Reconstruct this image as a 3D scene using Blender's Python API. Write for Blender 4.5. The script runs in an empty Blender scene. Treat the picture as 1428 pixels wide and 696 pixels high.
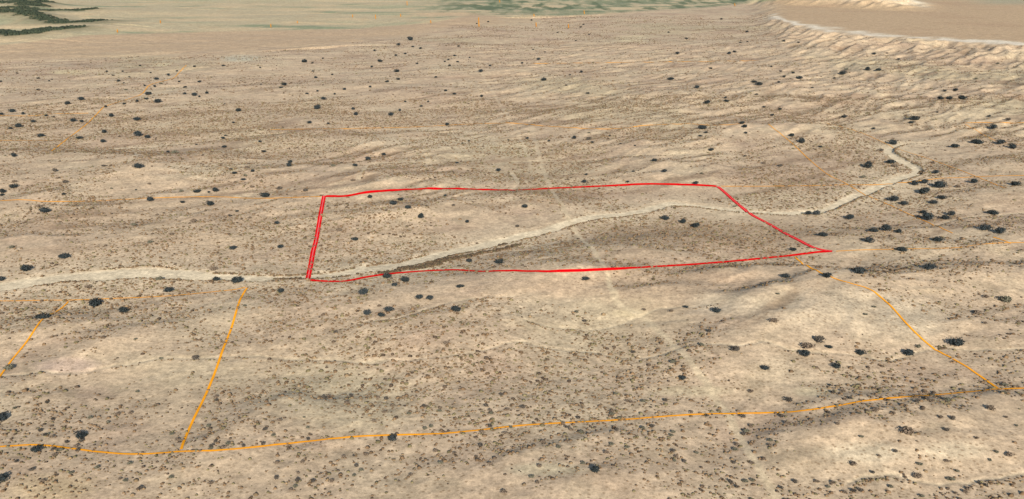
import bpy, math, random
import numpy as np

# ------------------------------------------------------------------ camera, light, exposure
SC = bpy.context.scene
COL = SC.collection
CAM_H, FPX, PITCH = 200.0, 1450.0, math.radians(16.9)     # metres, focal length in photo pixels, look-down angle
PW, PH = 1428.0, 696.0
cam_d = bpy.data.cameras.new('camera'); cam = bpy.data.objects.new('camera', cam_d); COL.objects.link(cam)
cam_d.sensor_width = 36.0; cam_d.lens = 36.0 * FPX / PW
cam_d.clip_start = 1.0; cam_d.clip_end = 60000.0
cam.location = (0, 0, CAM_H); cam.rotation_euler = (math.pi / 2 - PITCH, 0, 0)
SC.camera = cam

SUN_EL, SHADOW_AZ = math.radians(21.5), math.radians(-9.0)   # shadows run away from the camera, a little to the left
world = bpy.data.worlds.new('World'); SC.world = world; world.use_nodes = True
nt = world.node_tree; nt.nodes.clear()
sky = nt.nodes.new('ShaderNodeTexSky'); sky.sky_type = 'NISHITA'; sky.sun_disc = False
sky.sun_elevation = SUN_EL; sky.sun_rotation = math.pi + SHADOW_AZ; sky.altitude = 1500
bg = nt.nodes.new('ShaderNodeBackground'); bg.inputs['Strength'].default_value = 0.08
wo = nt.nodes.new('ShaderNodeOutputWorld')
nt.links.new(sky.outputs[0], bg.inputs['Color']); nt.links.new(bg.outputs[0], wo.inputs['Surface'])
sun_d = bpy.data.lights.new('sun', 'SUN'); sun = bpy.data.objects.new('sun', sun_d); COL.objects.link(sun)
sun_d.energy = 4.5; sun_d.angle = math.radians(0.53); sun_d.color = (1.0, 0.96, 0.90)
sun.rotation_euler = (math.pi / 2 - SUN_EL, 0, -SHADOW_AZ)
sun.location = (0, -50, 400)
SC.view_settings.view_transform = 'Standard'; SC.view_settings.look = 'None'
SC.view_settings.gamma = 1.0; SC.view_settings.use_curve_mapping = False
SC.view_settings.exposure = 1.25

# ------------------------------------------------------------------ noise and projection helpers
CP, SP = math.cos(PITCH), math.sin(PITCH)
def project(x, y, z):
    dz = CAM_H - z
    zc = y * CP + dz * SP
    return PW / 2 + FPX * x / zc, PH / 2 + FPX * (dz * CP - y * SP) / zc

def plane_at(px, py, z=0.0):
    u = (np.asarray(px, float) - PW / 2) / FPX; v = (PH / 2 - np.asarray(py, float)) / FPX
    dy = CP + v * SP; dz = -SP + v * CP
    t = (z - CAM_H) / dz
    return u * t, dy * t

def mpp(py):                                   # metres of ground depth per photo pixel
    a = PITCH + math.atan((py - PH / 2) / FPX)
    return CAM_H / math.sin(a) / FPX / math.sin(a)

def _h(ix, iy, seed):
    n = (ix.astype(np.int64) * 374761393 + iy.astype(np.int64) * 668265263 + seed * 1442695041) & 0xffffffff
    n = ((n ^ (n >> 13)) * 1274126177) & 0xffffffff
    return (n ^ (n >> 16)) & 0xffff
def pnoise(x, y, seed=0):
    ix, iy = np.floor(x), np.floor(y); fx, fy = x - ix, y - iy
    u, v = fx * fx * fx * (fx * (fx * 6 - 15) + 10), fy * fy * fy * (fy * (fy * 6 - 15) + 10)
    def g(a, b):
        an = _h(ix + a, iy + b, seed) * (2 * math.pi / 65536)
        return np.cos(an) * (fx - a) + np.sin(an) * (fy - b)
    n00, n10, n01, n11 = g(0, 0), g(1, 0), g(0, 1), g(1, 1)
    a = n00 + u * (n10 - n00); b = n01 + u * (n11 - n01)
    return (a + v * (b - a)) * 1.5
def fbm(x, y, wl, octv=4, seed=0, gain=0.5):
    s = 0; a = 1.0; t = 0
    for o in range(octv):
        s = s + a * pnoise(x / wl, y / wl, seed + o * 17); t += a; a *= gain; wl /= 2.03
    return s / t
def ridged(x, y, wl, octv=3, seed=0):
    s = 0; a = 1.0; t = 0
    for o in range(octv):
        s = s + a * (1 - 2 * np.abs(pnoise(x / wl, y / wl, seed + o * 31))); t += a; a *= 0.5; wl /= 2.1
    return s / t
def smooth(a, b, x):
    t = np.clip((x - a) / (b - a), 0, 1); return t * t * (3 - 2 * t)
def lin(r, g, b):
    c = np.array([r, g, b]) / 255.0
    return np.where(c <= 0.04045, c / 12.92, ((c + 0.055) / 1.055) ** 2.4)

# ------------------------------------------------------------------ terrain height field: a sheet finer near the viewpoint
rows = [150.0]
while rows[-1] < 4300: rows.append(rows[-1] * 1.00265)
while rows[-1] < 26000: rows.append(rows[-1] * 1.02)
ROWS = np.array(rows); NR = len(ROWS)
UC = np.linspace(-0.74, 0.74, 1250); NC = len(UC)
Y = np.repeat(ROWS[:, None], NC, 1); X = UC[None, :] * Y
X = X.ravel(); Y = Y.ravel()

# the streambed, gullies and tracks: centre lines (photo x, photo y, breadth in photo pixels)
WASH = [(-90, 412, 17), (-20, 400, 17), (60, 389, 16), (140, 382, 15), (200, 380, 14), (260, 382, 12), (330, 386, 9), (400, 388, 8),
        (440, 386, 9), (490, 380, 11), (540, 373, 15), (590, 363, 17), (640, 351, 15), (700, 337, 13), (760, 322, 11), (820, 308, 9),
        (870, 299, 9), (910, 290, 8), (940, 284, 7), (985, 288, 5), (1030, 293, 5), (1090, 297, 5), (1150, 293, 5), (1180, 280, 6),
        (1215, 266, 7), (1230, 258, 6), (1258, 250, 5), (1274, 244, 5), (1279, 239, 5), (1274, 233, 5), (1260, 226, 6), (1244, 217, 5), (1238, 211, 4), (1245, 206, 2.5), (1262, 201, 1.2), (1290, 201, .8)]
GULLIES = [
    [(-60, 524, 3), (0, 520, 3), (60, 518, 3), (130, 513, 3), (180, 507, 3), (230, 500, 3), (290, 497, 3), (340, 497, 3), (420, 500, 3), (460, 501, 4), (520, 508, 5),
     (600, 505, 4), (650, 497, 3), (715, 481, 4), (750, 484, 4), (800, 487, 4), (840, 493, 4), (880, 501, 4), (920, 500, 4), (950, 492, 4), (985, 492, 4), (1030, 497, 4),
     (1071, 492, 4), (1120, 500, 3), (1190, 500, 3), (1240, 504, 4), (1270, 496, 4), (1310, 488, 3), (1340, 487, 3), (1500, 496, 3)],
    [(1262, 201, 2), (1300, 202, 2), (1340, 205, 2), (1390, 202, 2), (1500, 200, 2)],
    [(1232, 260, 4), (1260, 262, 3), (1300, 264, 2.5), (1360, 265, 2.5), (1500, 262, 2.5)],
    [(1150, 300, 3), (1165, 314, 3), (1190, 318, 2.5), (1290, 319, 2), (1325, 308, 2.5), (1360, 303, 2.5), (1500, 293, 2.5)],
    [(500, 458, 3), (560, 452, 3), (600, 440, 3), (640, 430, 3), (715, 424, 2)],
    [(735, 455, 1), (800, 462, 1.2), (860, 456, 1.2), (905, 442, 1.5), (940, 440, 1.5), (1000, 437, 1)],
    [(714, 352, 2), (760, 354, 2), (800, 350, 2), (850, 352, 2)],
    [(-40, 214, 3), (30, 212, 3), (80, 210, 3), (170, 206, 3), (230, 202, 3), (320, 192, 2), (400, 186, 2)],
    [(1180, 670, 4), (1240, 664, 4), (1300, 672, 4), (1340, 672, 4), (1380, 664, 3), (1500, 652, 3)],
    [(500, 262, 3), (508, 246, 3), (514, 236, 3), (540, 232, 2), (620, 230, 2)],
    [(714, 270, 4), (722, 255, 4), (714, 240, 4)],
    [(-20, 124, 2), (60, 125, 2), (130, 122, 2), (180, 116, 2), (240, 110, 1.6)],
    [(180, 238, 3), (190, 226, 3), (188, 214, 2)],
    [(715, 226, 2.4), (830, 225, 2.4), (880, 221, 2.4), (960, 219, 2)]]
TRACKS = [
    [(742, 180, 9), (748, 205, 8), (757, 235, 8), (768, 262, 9), (782, 290, 9), (796, 312, 9), (815, 345, 9), (832, 372, 9), (850, 408, 10), (862, 432, 16), (892, 446, 11), (918, 466, 11),
     (948, 498, 12), (984, 540, 14), (1012, 575, 14), (1036, 618, 15), (1058, 655, 16), (1090, 705, 16), (1130, 780, 16)],
    [(668, 100, 5), (690, 135, 5), (716, 178, 6), (730, 205, 6), (742, 235, 6)]]

def seg_dist(poly, pts_x, pts_y, w):
    """distance, side and interpolated breadth to a polyline in metres"""
    best = np.full(pts_x.shape, 1e9); side = np.zeros(pts_x.shape); wd = np.zeros(pts_x.shape); al = np.zeros(pts_x.shape)
    n = len(poly) - 1
    for k in range(n):
        ax, ay = poly[k]; bx, by = poly[k + 1]
        dx, dy = bx - ax, by - ay; L2 = dx * dx + dy * dy + 1e-9
        t = np.clip(((pts_x - ax) * dx + (pts_y - ay) * dy) / L2, 0, 1)
        ex, ey = pts_x - ax - t * dx, pts_y - ay - t * dy
        d = np.hypot(ex, ey); m = d < best
        best = np.where(m, d, best); side = np.where(m, (dx * ey - dy * ex) / (math.sqrt(L2) * (d + 1e-6)), side)
        wd = np.where(m, w[k] + t * (w[k + 1] - w[k]), wd); al = np.where(m, (k + t) / n, al)
    return best, side, wd, al
def world_poly(p):
    a = np.array([q[:2] for q in p], float); x, y = plane_at(a[:, 0], a[:, 1])
    return list(zip(x, y))
def near_idx(poly, pad):
    a = np.array(poly); x0, y0 = a.min(0) - pad; x1, y1 = a.max(0) + pad
    r0, r1 = np.searchsorted(ROWS, [y0, y1])
    if r1 <= r0: return np.zeros(0, int)
    idx = np.arange(r0 * NC, min(r1, NR) * NC)
    return idx[(X[idx] > x0) & (X[idx] < x1)]
def densify(p, n=5):                       # Catmull-Rom through the traced points
    p = [tuple(map(float, q)) for q in p]; P = [p[0]] + p + [p[-1]]; out = []
    for i in range(1, len(P) - 2):
        for j in range(n):
            t = j / n
            out.append(tuple(0.5 * ((2 * b) + (c - a) * t + (2 * a - 5 * b + 4 * c - d) * t * t + (3 * b - a - 3 * c + d) * t ** 3)
                             for a, b, c, d in zip(P[i - 1], P[i], P[i + 1], P[i + 2])))
    out.append(p[-1]); return out

PXF, PYF = project(X, Y, 0.0)               # where every ground point would sit if the land were level
# broad swells, rolling hills, then spurs and rills
wx = X + 25 * fbm(X, Y, 160, 3, 5); wy = Y + 25 * fbm(X, Y, 160, 3, 9)
far = smooth(1500, 3200, Y)
Z = 5.0 * fbm(wx, wy * 1.25, 260, 3, 1) * (1 - 0.3 * far)
c26, s26 = math.cos(math.radians(24)), math.sin(math.radians(24))
c45, s45 = math.cos(math.radians(42)), math.sin(math.radians(42)); rx, ry = wx * c45 + wy * s45, -wx * s45 + wy * c45
hill_mask = smooth(-0.15, 0.35, fbm(X, Y, 420, 2, 77))
Z = Z + (0.8 + 1.5 * hill_mask) * ridged(rx / 1.9, ry, 70, 3, 21) * (1 - 0.7 * smooth(1700, 2300, Y))
# strongly rilled ground: below the bluffs (right, far) and on the slopes of the near right
rill = smooth(560, 760, PXF) * smooth(240, 180, PYF) * smooth(50, 75, PYF) * smooth(1428, 1200, PXF) * 0.6
rill = np.maximum(rill, smooth(1040, 1120, PXF) * smooth(250, 170, PYF) * smooth(30, 60, PYF))
rill = np.maximum(rill, 0.8 * smooth(930, 1010, PXF) * smooth(1280, 1180, PXF) * smooth(375, 400, PYF) * smooth(500, 460, PYF))
rill = np.maximum(rill, 0.9 * smooth(820, 870, PXF) * smooth(1040, 990, PXF) * smooth(185, 200, PYF) * smooth(265, 250, PYF))
rill = np.maximum(rill, smooth(430, 520, PXF) * smooth(700, 600, PXF) * smooth(195, 215, PYF) * smooth(285, 265, PYF))
c4, s4 = math.cos(math.radians(52)), math.sin(math.radians(52))
qx, qy = wx * c4 + wy * s4, -wx * s4 + wy * c4
scale = np.clip(Y / 900, 0.6, 1.7)
Z = Z + rill * scale * 2.1 * ridged(qx / 3.3, qy / 1.1, 30, 2, 41)
Z = Z + 0.30 * fbm(X, Y, 14, 2, 61) * smooth(2400, 1400, Y)

# named ridges and banks: crest line, thickness of the shaded side in photo pixels, steepness
RIDGES = [([(70, 448), (92, 446), (116, 449)], 9, .20), ([(165, 466), (200, 461), (228, 466), (245, 474)], 9, .24), ([(336, 596), (370, 577), (408, 563), (432, 562)], 15, .24),
    ([(740, 641), (790, 626), (860, 618)], 13, .20), ([(755, 700), (800, 684), (835, 670)], 13, .20), ([(1150, 571), (1200, 563), (1245, 560), (1285, 570)], 11, .25),
    ([(1185, 590), (1215, 585), (1245, 588)], 7, .25), ([(1120, 614), (1165, 607), (1205, 606), (1230, 612)], 13, .29), ([(1305, 570), (1345, 560), (1400, 558)], 12, .22),
    ([(1300, 619), (1330, 613), (1375, 616)], 7, .2), ([(565, 457), (600, 451), (645, 446)], 9, .2), ([(560, 481), (590, 474), (625, 471)], 9, .2),
    ([(935, 409), (975, 404), (1010, 398), (1060, 391), (1120, 389)], 7, .33), ([(862, 419), (890, 419), (930, 416)], 4, .3), ([(980, 458), (1015, 450), (1050, 440), (1085, 432)], 12, .26),
    ([(1015, 484), (1050, 472), (1085, 462)], 12, .22), ([(1071, 391), (1150, 393), (1210, 398), (1260, 392), (1330, 385), (1470, 385)], 8, .27), ([(1071, 427), (1130, 416), (1205, 405)], 10, .17),
    ([(415, 397), (480, 403), (530, 404), (575, 400)], 9, .24), ([(530, 388), (570, 383), (610, 377), (650, 366), (690, 360)], 13, .30), ([(660, 372), (710, 371), (760, 374)], 7, .18),
    ([(714, 390), (760, 388), (805, 390)], 7, .2), ([(780, 355), (830, 359), (880, 359), (925, 364)], 6, .22), ([(832, 343), (870, 340), (920, 337), (965, 340)], 7, .25),
    ([(785, 281), (802, 284), (815, 290)], 5, .2), ([(786, 290), (805, 294), (820, 300)], 5, .2), ([(716, 280), (735, 279), (755, 282)], 5, .2), ([(710, 297), (735, 296), (760, 299)], 4, .15),
    ([(452, 240), (470, 241), (492, 249)], 5, .2), ([(535, 257), (560, 253), (580, 252)], 5, .2), ([(520, 233), (560, 228), (620, 229)], 3, .2), ([(585, 289), (605, 286), (625, 291)], 6, .2),
    ([(525, 300), (545, 298), (560, 300)], 5, .18), ([(248, 222), (280, 219), (312, 224)], 5, .26), ([(198, 238), (220, 231), (242, 226)], 3, .2), ([(145, 226), (165, 227), (182, 236)], 7, .2),
    ([(55, 282), (72, 280), (92, 283)], 6, .2), ([(848, 237), (880, 231), (925, 233)], 5, .22), ([(885, 206), (930, 208), (970, 203), (1005, 192)], 5, .22), ([(895, 247), (912, 248), (930, 252)], 4, .2),
    ([(1335, 238), (1365, 234), (1410, 231)], 6, .22), ([(1165, 327), (1230, 326), (1330, 325)], 6, .24), ([(1106, 181), (1150, 191), (1190, 206)], 3, .2), ([(1130, 177), (1170, 189), (1215, 214)], 3, .2),
    ([(1370, 269), (1400, 267), (1450, 266)], 5, .24), ([(850, 151), (950, 139), (1071, 123)], 5, .12), ([(1134, 84), (1160, 77), (1186, 69)], 3, .14), ([(1230, 98), (1300, 89), (1380, 79), (1420, 70)], 3, .12),
    ([(1060, 124), (1110, 124), (1200, 111), (1260, 102)], 3, .12), ([(80, 97), (105, 95), (132, 96)], 2.5, .1), ([(415, 77), (440, 71), (460, 67)], 2.5, .1), ([(357, 124), (420, 122), (500, 111), (600, 104), (640, 98)], 3, .13),
    ([(490, 138), (520, 134), (550, 130)], 3, .13), ([(640, 33), (665, 29), (690, 33)], 3, .1), ([(310, 86), (335, 77), (360, 84)], 4, .1), ([(1330, 132), (1370, 128), (1420, 122)], 4, .15),
    ([(1310, 155), (1345, 150), (1400, 140)], 3, .15), ([(0, 216), (60, 213), (110, 211)], 3, .15), ([(420, 190), (460, 187), (500, 195)], 4, .15), ([(560, 192), (580, 190), (600, 195)], 4, .15),
    ([(-10, 560), (30, 553), (70, 548)], 7, .12), ([(300, 560), (330, 545), (350, 538)], 8, .12), ([(1250, 345), (1300, 347), (1400, 352)], 8, .15), ([(640, 470), (700, 455), (740, 450)], 7, .12)]
for poly, t, k in RIDGES:
    yy = np.mean([q[1] for q in poly]); tdep = math.tan(PITCH + math.atan((yy - PH / 2) / FPX)); k = min(k * 0.74, 0.52 * tdep)
    wp = world_poly(poly); sN = 0.55 * t * mpp(yy) * tdep / (tdep - k); sS = 3.2 * sN
    ix = near_idx(wp, 2.8 * sS)
    if not len(ix): continue
    jx = X[ix] + 0.5 * sN * fbm(X[ix], Y[ix], 6 * sN, 2, 303); jy = Y[ix] + 0.7 * sN * fbm(X[ix], Y[ix], 5 * sN, 2, 311)
    d, sd, _, al = seg_dist(wp, jx, jy, [0] * len(wp))
    s = sN + (sS - sN) * (0.5 - 0.5 * np.clip(sd * 1.6, -1, 1))
    # rills scoring the face
    prof = np.exp(-0.5 * (d / s) ** 2) * (1 + 0.18 * fbm(X[ix], Y[ix], 3 * sN, 2, 321))
    Z[ix] += k * sN / 0.607 * prof

# the benchland at the upper right: a flat tableland with a scored scarp, and hills behind it
RIM_X = np.array([1000, 1080, 1110, 1150, 1190, 1250, 1330, 1428, 1600.]); RIM_Y = np.array([24, 29, 42, 50, 56, 60, 66, 74, 84.])
rim = np.interp(PXF, RIM_X, RIM_Y) + 3.4 * fbm(X, Y, 210, 3, 91) + 3.0 * ridged((X * .64 + Y * .77) / 2.0, (-X * .77 + Y * .64), 70, 2, 93)
inside = smooth(6, 0, PYF - rim) * smooth(1055, 1100, PXF)
scored = ridged((X * .64 + Y * .77) / 3.2, (-X * .77 + Y * .64), 52, 2, 95)
Z = Z * (1 - 0.9 * inside) + inside * 14
skirt = smooth(34, 0, PYF - rim) * (1 - inside) * smooth(1040, 1100, PXF)
Z = Z + skirt * (5.0 + 11.0 * scored)
# upper ridge across the tableland
B2X = np.array([1040, 1100, 1170, 1230, 1320.]); B2Y = np.array([8, 13, 16, 20, 23.])
b2 = np.interp(PXF, B2X, B2Y)
hill2 = smooth(3, -3, PYF - b2) * smooth(-14, -6, PYF - b2 + 0) * smooth(1020, 1080, PXF) * smooth(1320, 1230, PXF)
Z = Z + hill2 * (10 + 18 * ridged((X * .64 + Y * .77) / 2.6, (-X * .77 + Y * .64), 70, 2, 99))
# wooded far-left spurs
WOODS = [([(0, 7), (30, 6), (60, 9)], 2), ([(-60, 20), (0, 18), (30, 17), (60, 21), (100, 20), (125, 18)], 2.0), ([(30, 28), (55, 32), (85, 36), (110, 37), (145, 33)], 3.0),
         ([(-60, 46), (0, 54), (25, 54), (50, 51), (75, 48), (108, 45)], 3.0), ([(-20, 29), (10, 27), (35, 28)], 1.6), ([(0, 11), (25, 10), (45, 13)], 2.2)]
for p, t in WOODS:
    wp = world_poly(p); ix = near_idx(wp, 260)
    d, sd, _, al = seg_dist(wp, X[ix] + 30 * fbm(X[ix], Y[ix], 150, 2, 7), Y[ix] + 40 * fbm(X[ix], Y[ix], 150, 2, 8), [0] * len(wp))
    Z[ix] += 9 * np.exp(-0.5 * (d / (45 + 65 * (0.5 - 0.5 * sd))) ** 2)

# carve the streambed with cut banks, and the gullies
wp = densify(WASH, 6); WW = world_poly(wp); 
def half_widths(dp, ww, f=0.58):
    a = np.array(ww); t = np.gradient(a, axis=0); t /= np.linalg.norm(t, axis=1)[:, None] + 1e-9; out = []
    for q, (tx, ty), (gx, gy) in zip(dp, t, ww):
        lat = (6 + q[2]) * math.hypot(gx, math.hypot(gy, CAM_H)) / FPX; dep = q[2] * mpp(q[1])
        out.append(f / math.sqrt((tx / dep) ** 2 + (ty / lat) ** 2))
    return out
WB = half_widths(wp, WW)
ix = near_idx(WW, 160)
jx = X[ix] + 3.0 * fbm(X[ix], Y[ix], 30, 3, 121); jy = Y[ix] + 6.0 * fbm(X[ix], Y[ix], 34, 3, 122)
d, sd, w, al = seg_dist(WW, jx, jy, WB)
WASH_D = np.full(X.shape, 1e3); WASH_D[ix] = d - w
low = np.exp(-0.5 * (np.maximum(d - w, 0) / 45.0) ** 2)
Zw = Z[ix]
bedz = np.interp(al, np.linspace(0, 1, 60), [float(v) for v in np.interp(np.linspace(0, 1, 60), [0, 1], [-1.5, 0.5])])
flat = Zw * (1 - 0.75 * low) + bedz * 0.75 * low
bed = smooth(1.2, -1.2, d - w) * (0.5 - 0.5 * sd) + smooth(7, -2, d - w) * (0.5 + 0.5 * sd)
nearside = 0.5 - 0.5 * sd
Z[ix] = flat - bed * 0.8 + nearside * (1 - bed) * 0.8 * np.exp(-0.5 * (np.maximum(d - w, 0) / 8.0) ** 2)
GUL_D = np.full(X.shape, 1e3)
for g in GULLIES:
    dp = densify(g, 5); gw = world_poly(dp); gb = [min(0.22 * q[2] * mpp(q[1]), 1.3 + mpp(q[1]) * 0.3) for q in dp]
    ix = near_idx(gw, 40)
    d, sd, w, al = seg_dist(gw, X[ix] + 2.5 * fbm(X[ix], Y[ix], 16, 2, 131), Y[ix] + 5 * fbm(X[ix], Y[ix], 22, 3, 132), gb)
    GUL_D[ix] = np.minimum(GUL_D[ix], d - w)
    Z[ix] -= 0.35 * smooth(1.6, -1.0, d - w) + 0.3 * np.exp(-0.5 * (d / 9.0) ** 2)
TRK_D = np.full(X.shape, 1e3)
for g in TRACKS:
    dp = densify(g, 5); gw = world_poly(dp)
    gb = [0.5 * q[2] / FPX * math.hypot(x_, math.hypot(y_, CAM_H)) * 0.75 for q, (x_, y_) in zip(dp, gw)]; gb = [.85 * v for v in gb]
    ix = near_idx(gw, 30)
    d, sd, w, al = seg_dist(gw, X[ix] + 1.2 * fbm(X[ix], Y[ix], 14, 3, 141), Y[ix] + 2 * fbm(X[ix], Y[ix], 30, 2, 142), gb)
    TRK_D[ix] = np.minimum(TRK_D[ix], d - w)
# the land beyond the picture stays lower and smoother
Z = Z * (1 - 0.8 * smooth(4300, 7000, Y))

ZG = Z.reshape(NR, NC)
def ground(x, y):
    x = np.asarray(x, float); y = np.asarray(y, float)
    r = np.interp(y, ROWS, np.arange(NR)); c = (x / y - UC[0]) / (UC[1] - UC[0])
    r = np.clip(r, 0, NR - 1.001); c = np.clip(c, 0, NC - 1.001)
    i, j = r.astype(int), c.astype(int); fr, fc = r - i, c - j
    return (ZG[i, j] * (1 - fr) * (1 - fc) + ZG[i + 1, j] * fr * (1 - fc) + ZG[i, j + 1] * (1 - fr) * fc + ZG[i + 1, j + 1] * fr * fc)
def gather(F, x, y):
    r = np.clip(np.round(np.interp(y, ROWS, np.arange(NR))), 0, NR - 1).astype(int)
    c = np.clip(np.round((x / y - UC[0]) / (UC[1] - UC[0])), 0, NC - 1).astype(int)
    return F.reshape(NR, NC)[r, c]
TS = np.exp(np.linspace(math.log(240), math.log(9000), 3600))
def hit(px, py):
    """ground point seen at a photo pixel"""
    px = np.atleast_1d(np.asarray(px, float)); py = np.atleast_1d(np.asarray(py, float))
    u = (px - PW / 2) / FPX; v = (PH / 2 - py) / FPX
    ox, oy, oz = [], [], []
    for a, b in zip(u, v):
        dy, dz = CP + b * SP, -SP + b * CP
        x, y, z = a * TS, dy * TS, CAM_H + dz * TS
        g = ground(x, y); k = int(np.argmax(z < g))
        if k == 0: k = len(TS) - 1
        d0, d1 = z[k - 1] - g[k - 1], g[k] - z[k]; f = d0 / (d0 + d1 + 1e-9)
        ox.append(x[k - 1] + f * (x[k] - x[k - 1])); oy.append(y[k - 1] + f * (y[k] - y[k - 1])); oz.append(float(ground(ox[-1], oy[-1])))
    return np.array(ox), np.array(oy), np.array(oz)

# ------------------------------------------------------------------ soil and plant-cover colours with shade painted into rills, streaks and hollows
K = 0.63                                                # photo value to base colour
def C(r, g, b): return lin(r, g, b) * K * np.array([1.0, 0.976, 0.925])
QX, QY = project(X, Y, Z)
def mix(base, c, m): return base + (np.asarray(c)[None, :] - base) * m[:, None]
col = np.tile(C(197, 173, 143), (len(X), 1))
n1 = fbm(X, Y, 190, 4, 201); n2 = fbm(X, Y, 70, 4, 211); n3 = fbm(X, Y, 420, 3, 221); n4 = fbm(X, Y, 24, 3, 231)
col = mix(col, C(186, 160, 133), smooth(0.0, 0.45, n1) * 0.7)
col = mix(col, C(204, 184, 152), smooth(0.0, 0.4, -n2) * 0.55)
col = mix(col, C(182, 168, 134), smooth(0.08, 0.45, n3) * 0.55)
col = mix(col, C(176, 150, 126), smooth(0.12, 0.5, n2) * 0.55)
col = mix(col, C(168, 150, 122), smooth(0.15, 0.5, n4) * 0.45)
def blob(cx, cy, rxp, ryp, c, a, seed):
    global col
    m = smooth(1.25, 0.45, np.hypot((QX - cx) / rxp, (QY - cy) / ryp) + 0.35 * fbm(X, Y, 40, 3, seed)) * a
    col = mix(col, C(*c), m)
for i, b in enumerate([(1210, 632, 70, 18, (208, 190, 160), .8), (1330, 628, 60, 16, (206, 188, 158), .7), (1010, 425, 60, 18, (204, 186, 158), .6), (1200, 440, 130, 40, (200, 182, 154), .6),
        (215, 482, 60, 14, (196, 172, 142), .8), (760, 655, 60, 10, (205, 190, 156), .6), (95, 510, 50, 14, (190, 165, 148), .6), (75, 680, 70, 22, (206, 180, 140), .7), (480, 560, 120, 50, (192, 178, 145), .5),
        (610, 200, 110, 10, (212, 192, 160), .6), (1300, 160, 120, 12, (200, 182, 150), .6), (880, 395, 200, 22, (186, 160, 132), .6), (1000, 325, 220, 22, (176, 151, 122), .7),
        (200, 330, 190, 50, (200, 175, 144), .5), (225, 90, 16, 3, (214, 198, 160), .9), (95, 101, 30, 5, (206, 188, 150), .8), (338, 82, 30, 6, (196, 186, 160), .8), (880, 54, 30, 5, (206, 188, 152), .8),
        (1180, 180, 90, 10, (200, 180, 148), .6), (700, 30, 60, 8, (190, 172, 140), .6), (960, 545, 60, 8, (208, 190, 154), .6), (1130, 546, 30, 8, (206, 188, 152), .7), (880, 437, 30, 8, (210, 190, 152), .7),
        (720, 218, 30, 22, (206, 188, 154), .6), (560, 375, 90, 9, (204, 188, 156), .6)]):
    blob(*b, 400 + i * 7)
# shade painted dark into the rills and streaks of the slopes
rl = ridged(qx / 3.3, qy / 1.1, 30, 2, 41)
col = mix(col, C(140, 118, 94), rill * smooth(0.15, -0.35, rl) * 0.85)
rl2 = ridged((X * c26 + Y * s26) / 4.0, (-X * s26 + Y * c26), 60, 3, 341)
col = mix(col, C(150, 126, 102), smooth(0.62, 0.85, rl2) * smooth(420, 330, PYF) * (0.35 + 0.4 * smooth(-.1, .3, n1)))  # dark streaks painted in for the weak shading of the far slopes
col = mix(col, C(212, 194, 162), smooth(0.1, -0.5, rl2) * 0.35)
# smooth tan flat beyond the hills
flatm = smooth(7, -6, QY - np.interp(QX, [-200, 0, 300, 450, 560, 640, 760, 1000, 1100], [84, 82, 74, 64, 50, 36, 26, 2, -20]) + 9 * n1 + 5 * n2)
col = mix(col, C(190, 163, 130), flatm * 0.85)
# far green rangeland
GX = np.array([-200, 0, 60, 120, 200, 357, 500, 600, 660, 714, 800, 900, 1000, 1071, 1150, 1700.]); GY = np.array([70, 63, 56, 49, 47, 43, 40, 33, 20, 24, 21, 15, 9, 3, -6, -9.])
gline = np.interp(QX, GX, GY)
green = smooth(1.5, -1.5, QY - gline + 2 * fbm(X, Y, 500, 3, 241))
stre = fbm(X / 2.2, Y, 210, 4, 251); stre2 = fbm(X / 2.5, Y, 90, 4, 261)
gc = np.tile(C(188, 172, 138), (len(X), 1))
gc = mix(gc, C(170, 165, 130), smooth(0.0, 0.4, stre) * .9); gc = mix(gc, C(206, 182, 144), smooth(-0.05, 0.3, -stre2) * 0.85)
gc = mix(gc, C(128, 140, 108), smooth(0.2, 0.42, fbm(X / 3, Y, 120, 3, 263)) * 0.75)
deep = smooth(560, 680, QX) * smooth(28, 12, QY)
mot = fbm(X, Y / 4, 38, 4, 267)
gc = mix(gc, C(128, 134, 102), deep * smooth(-0.35, 0.15, stre2 + .5 * mot) * 0.9)
gc = mix(gc, C(96, 106, 76), deep * smooth(0.0, 0.3, mot + .5 * stre) * 0.85)
gc = mix(gc, C(190, 172, 138), deep * smooth(0.12, 0.35, -mot) * 0.6)
gc = mix(gc, C(188, 166, 130), smooth(0.1, 0.4, -mot) * (1 - deep) * .45)
gc = mix(gc, C(206, 176, 140), smooth(70, 20, np.abs(QX - 620)) * smooth(4, 1, np.abs(QY - 20)) * 0.8)
col = col + (gc - col) * green[:, None]
# tableland top and pale scarp
rim2 = np.interp(QX, RIM_X, RIM_Y)
col = mix(col, C(190, 162, 127), inside * 0.95)
col = mix(col, C(180, 150, 118), inside * smooth(0.05, 0.4, stre2) * 0.6)
edge = np.exp(-0.5 * ((PYF - rim + 0.5) / 1.8) ** 2) * smooth(1050, 1095, PXF)
col = mix(col, C(226, 211, 187), np.clip(edge * (0.5 + 1.3 * n2 + .9 * scored), 0, 1))
edge2 = np.exp(-0.5 * ((PYF - b2 + 6.5) / 3.0) ** 2) * smooth(1110, 1150, PXF) * smooth(1310, 1270, PXF)
col = mix(col, C(214, 202, 178), np.clip(edge2 * (0.8 + 1.4 * n2), 0, 1))
col = mix(col, C(130, 114, 96), hill2 * smooth(.1, -.35, ridged((X * .64 + Y * .77) / 2.6, (-X * .77 + Y * .64), 70, 2, 99)) * .8)  # shade painted into the hollows of the upper ridge
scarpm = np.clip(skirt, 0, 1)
col = mix(col, C(128, 112, 96), scarpm * smooth(0.15, -0.35, scored) * 0.85)  # dark gaps between the spurs painted as shade in the scarp colour
cc = smooth(1330, 1400, QX) * smooth(9, 3, QY)
col = mix(col, C(168, 160, 132), cc * 0.8)
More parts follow.
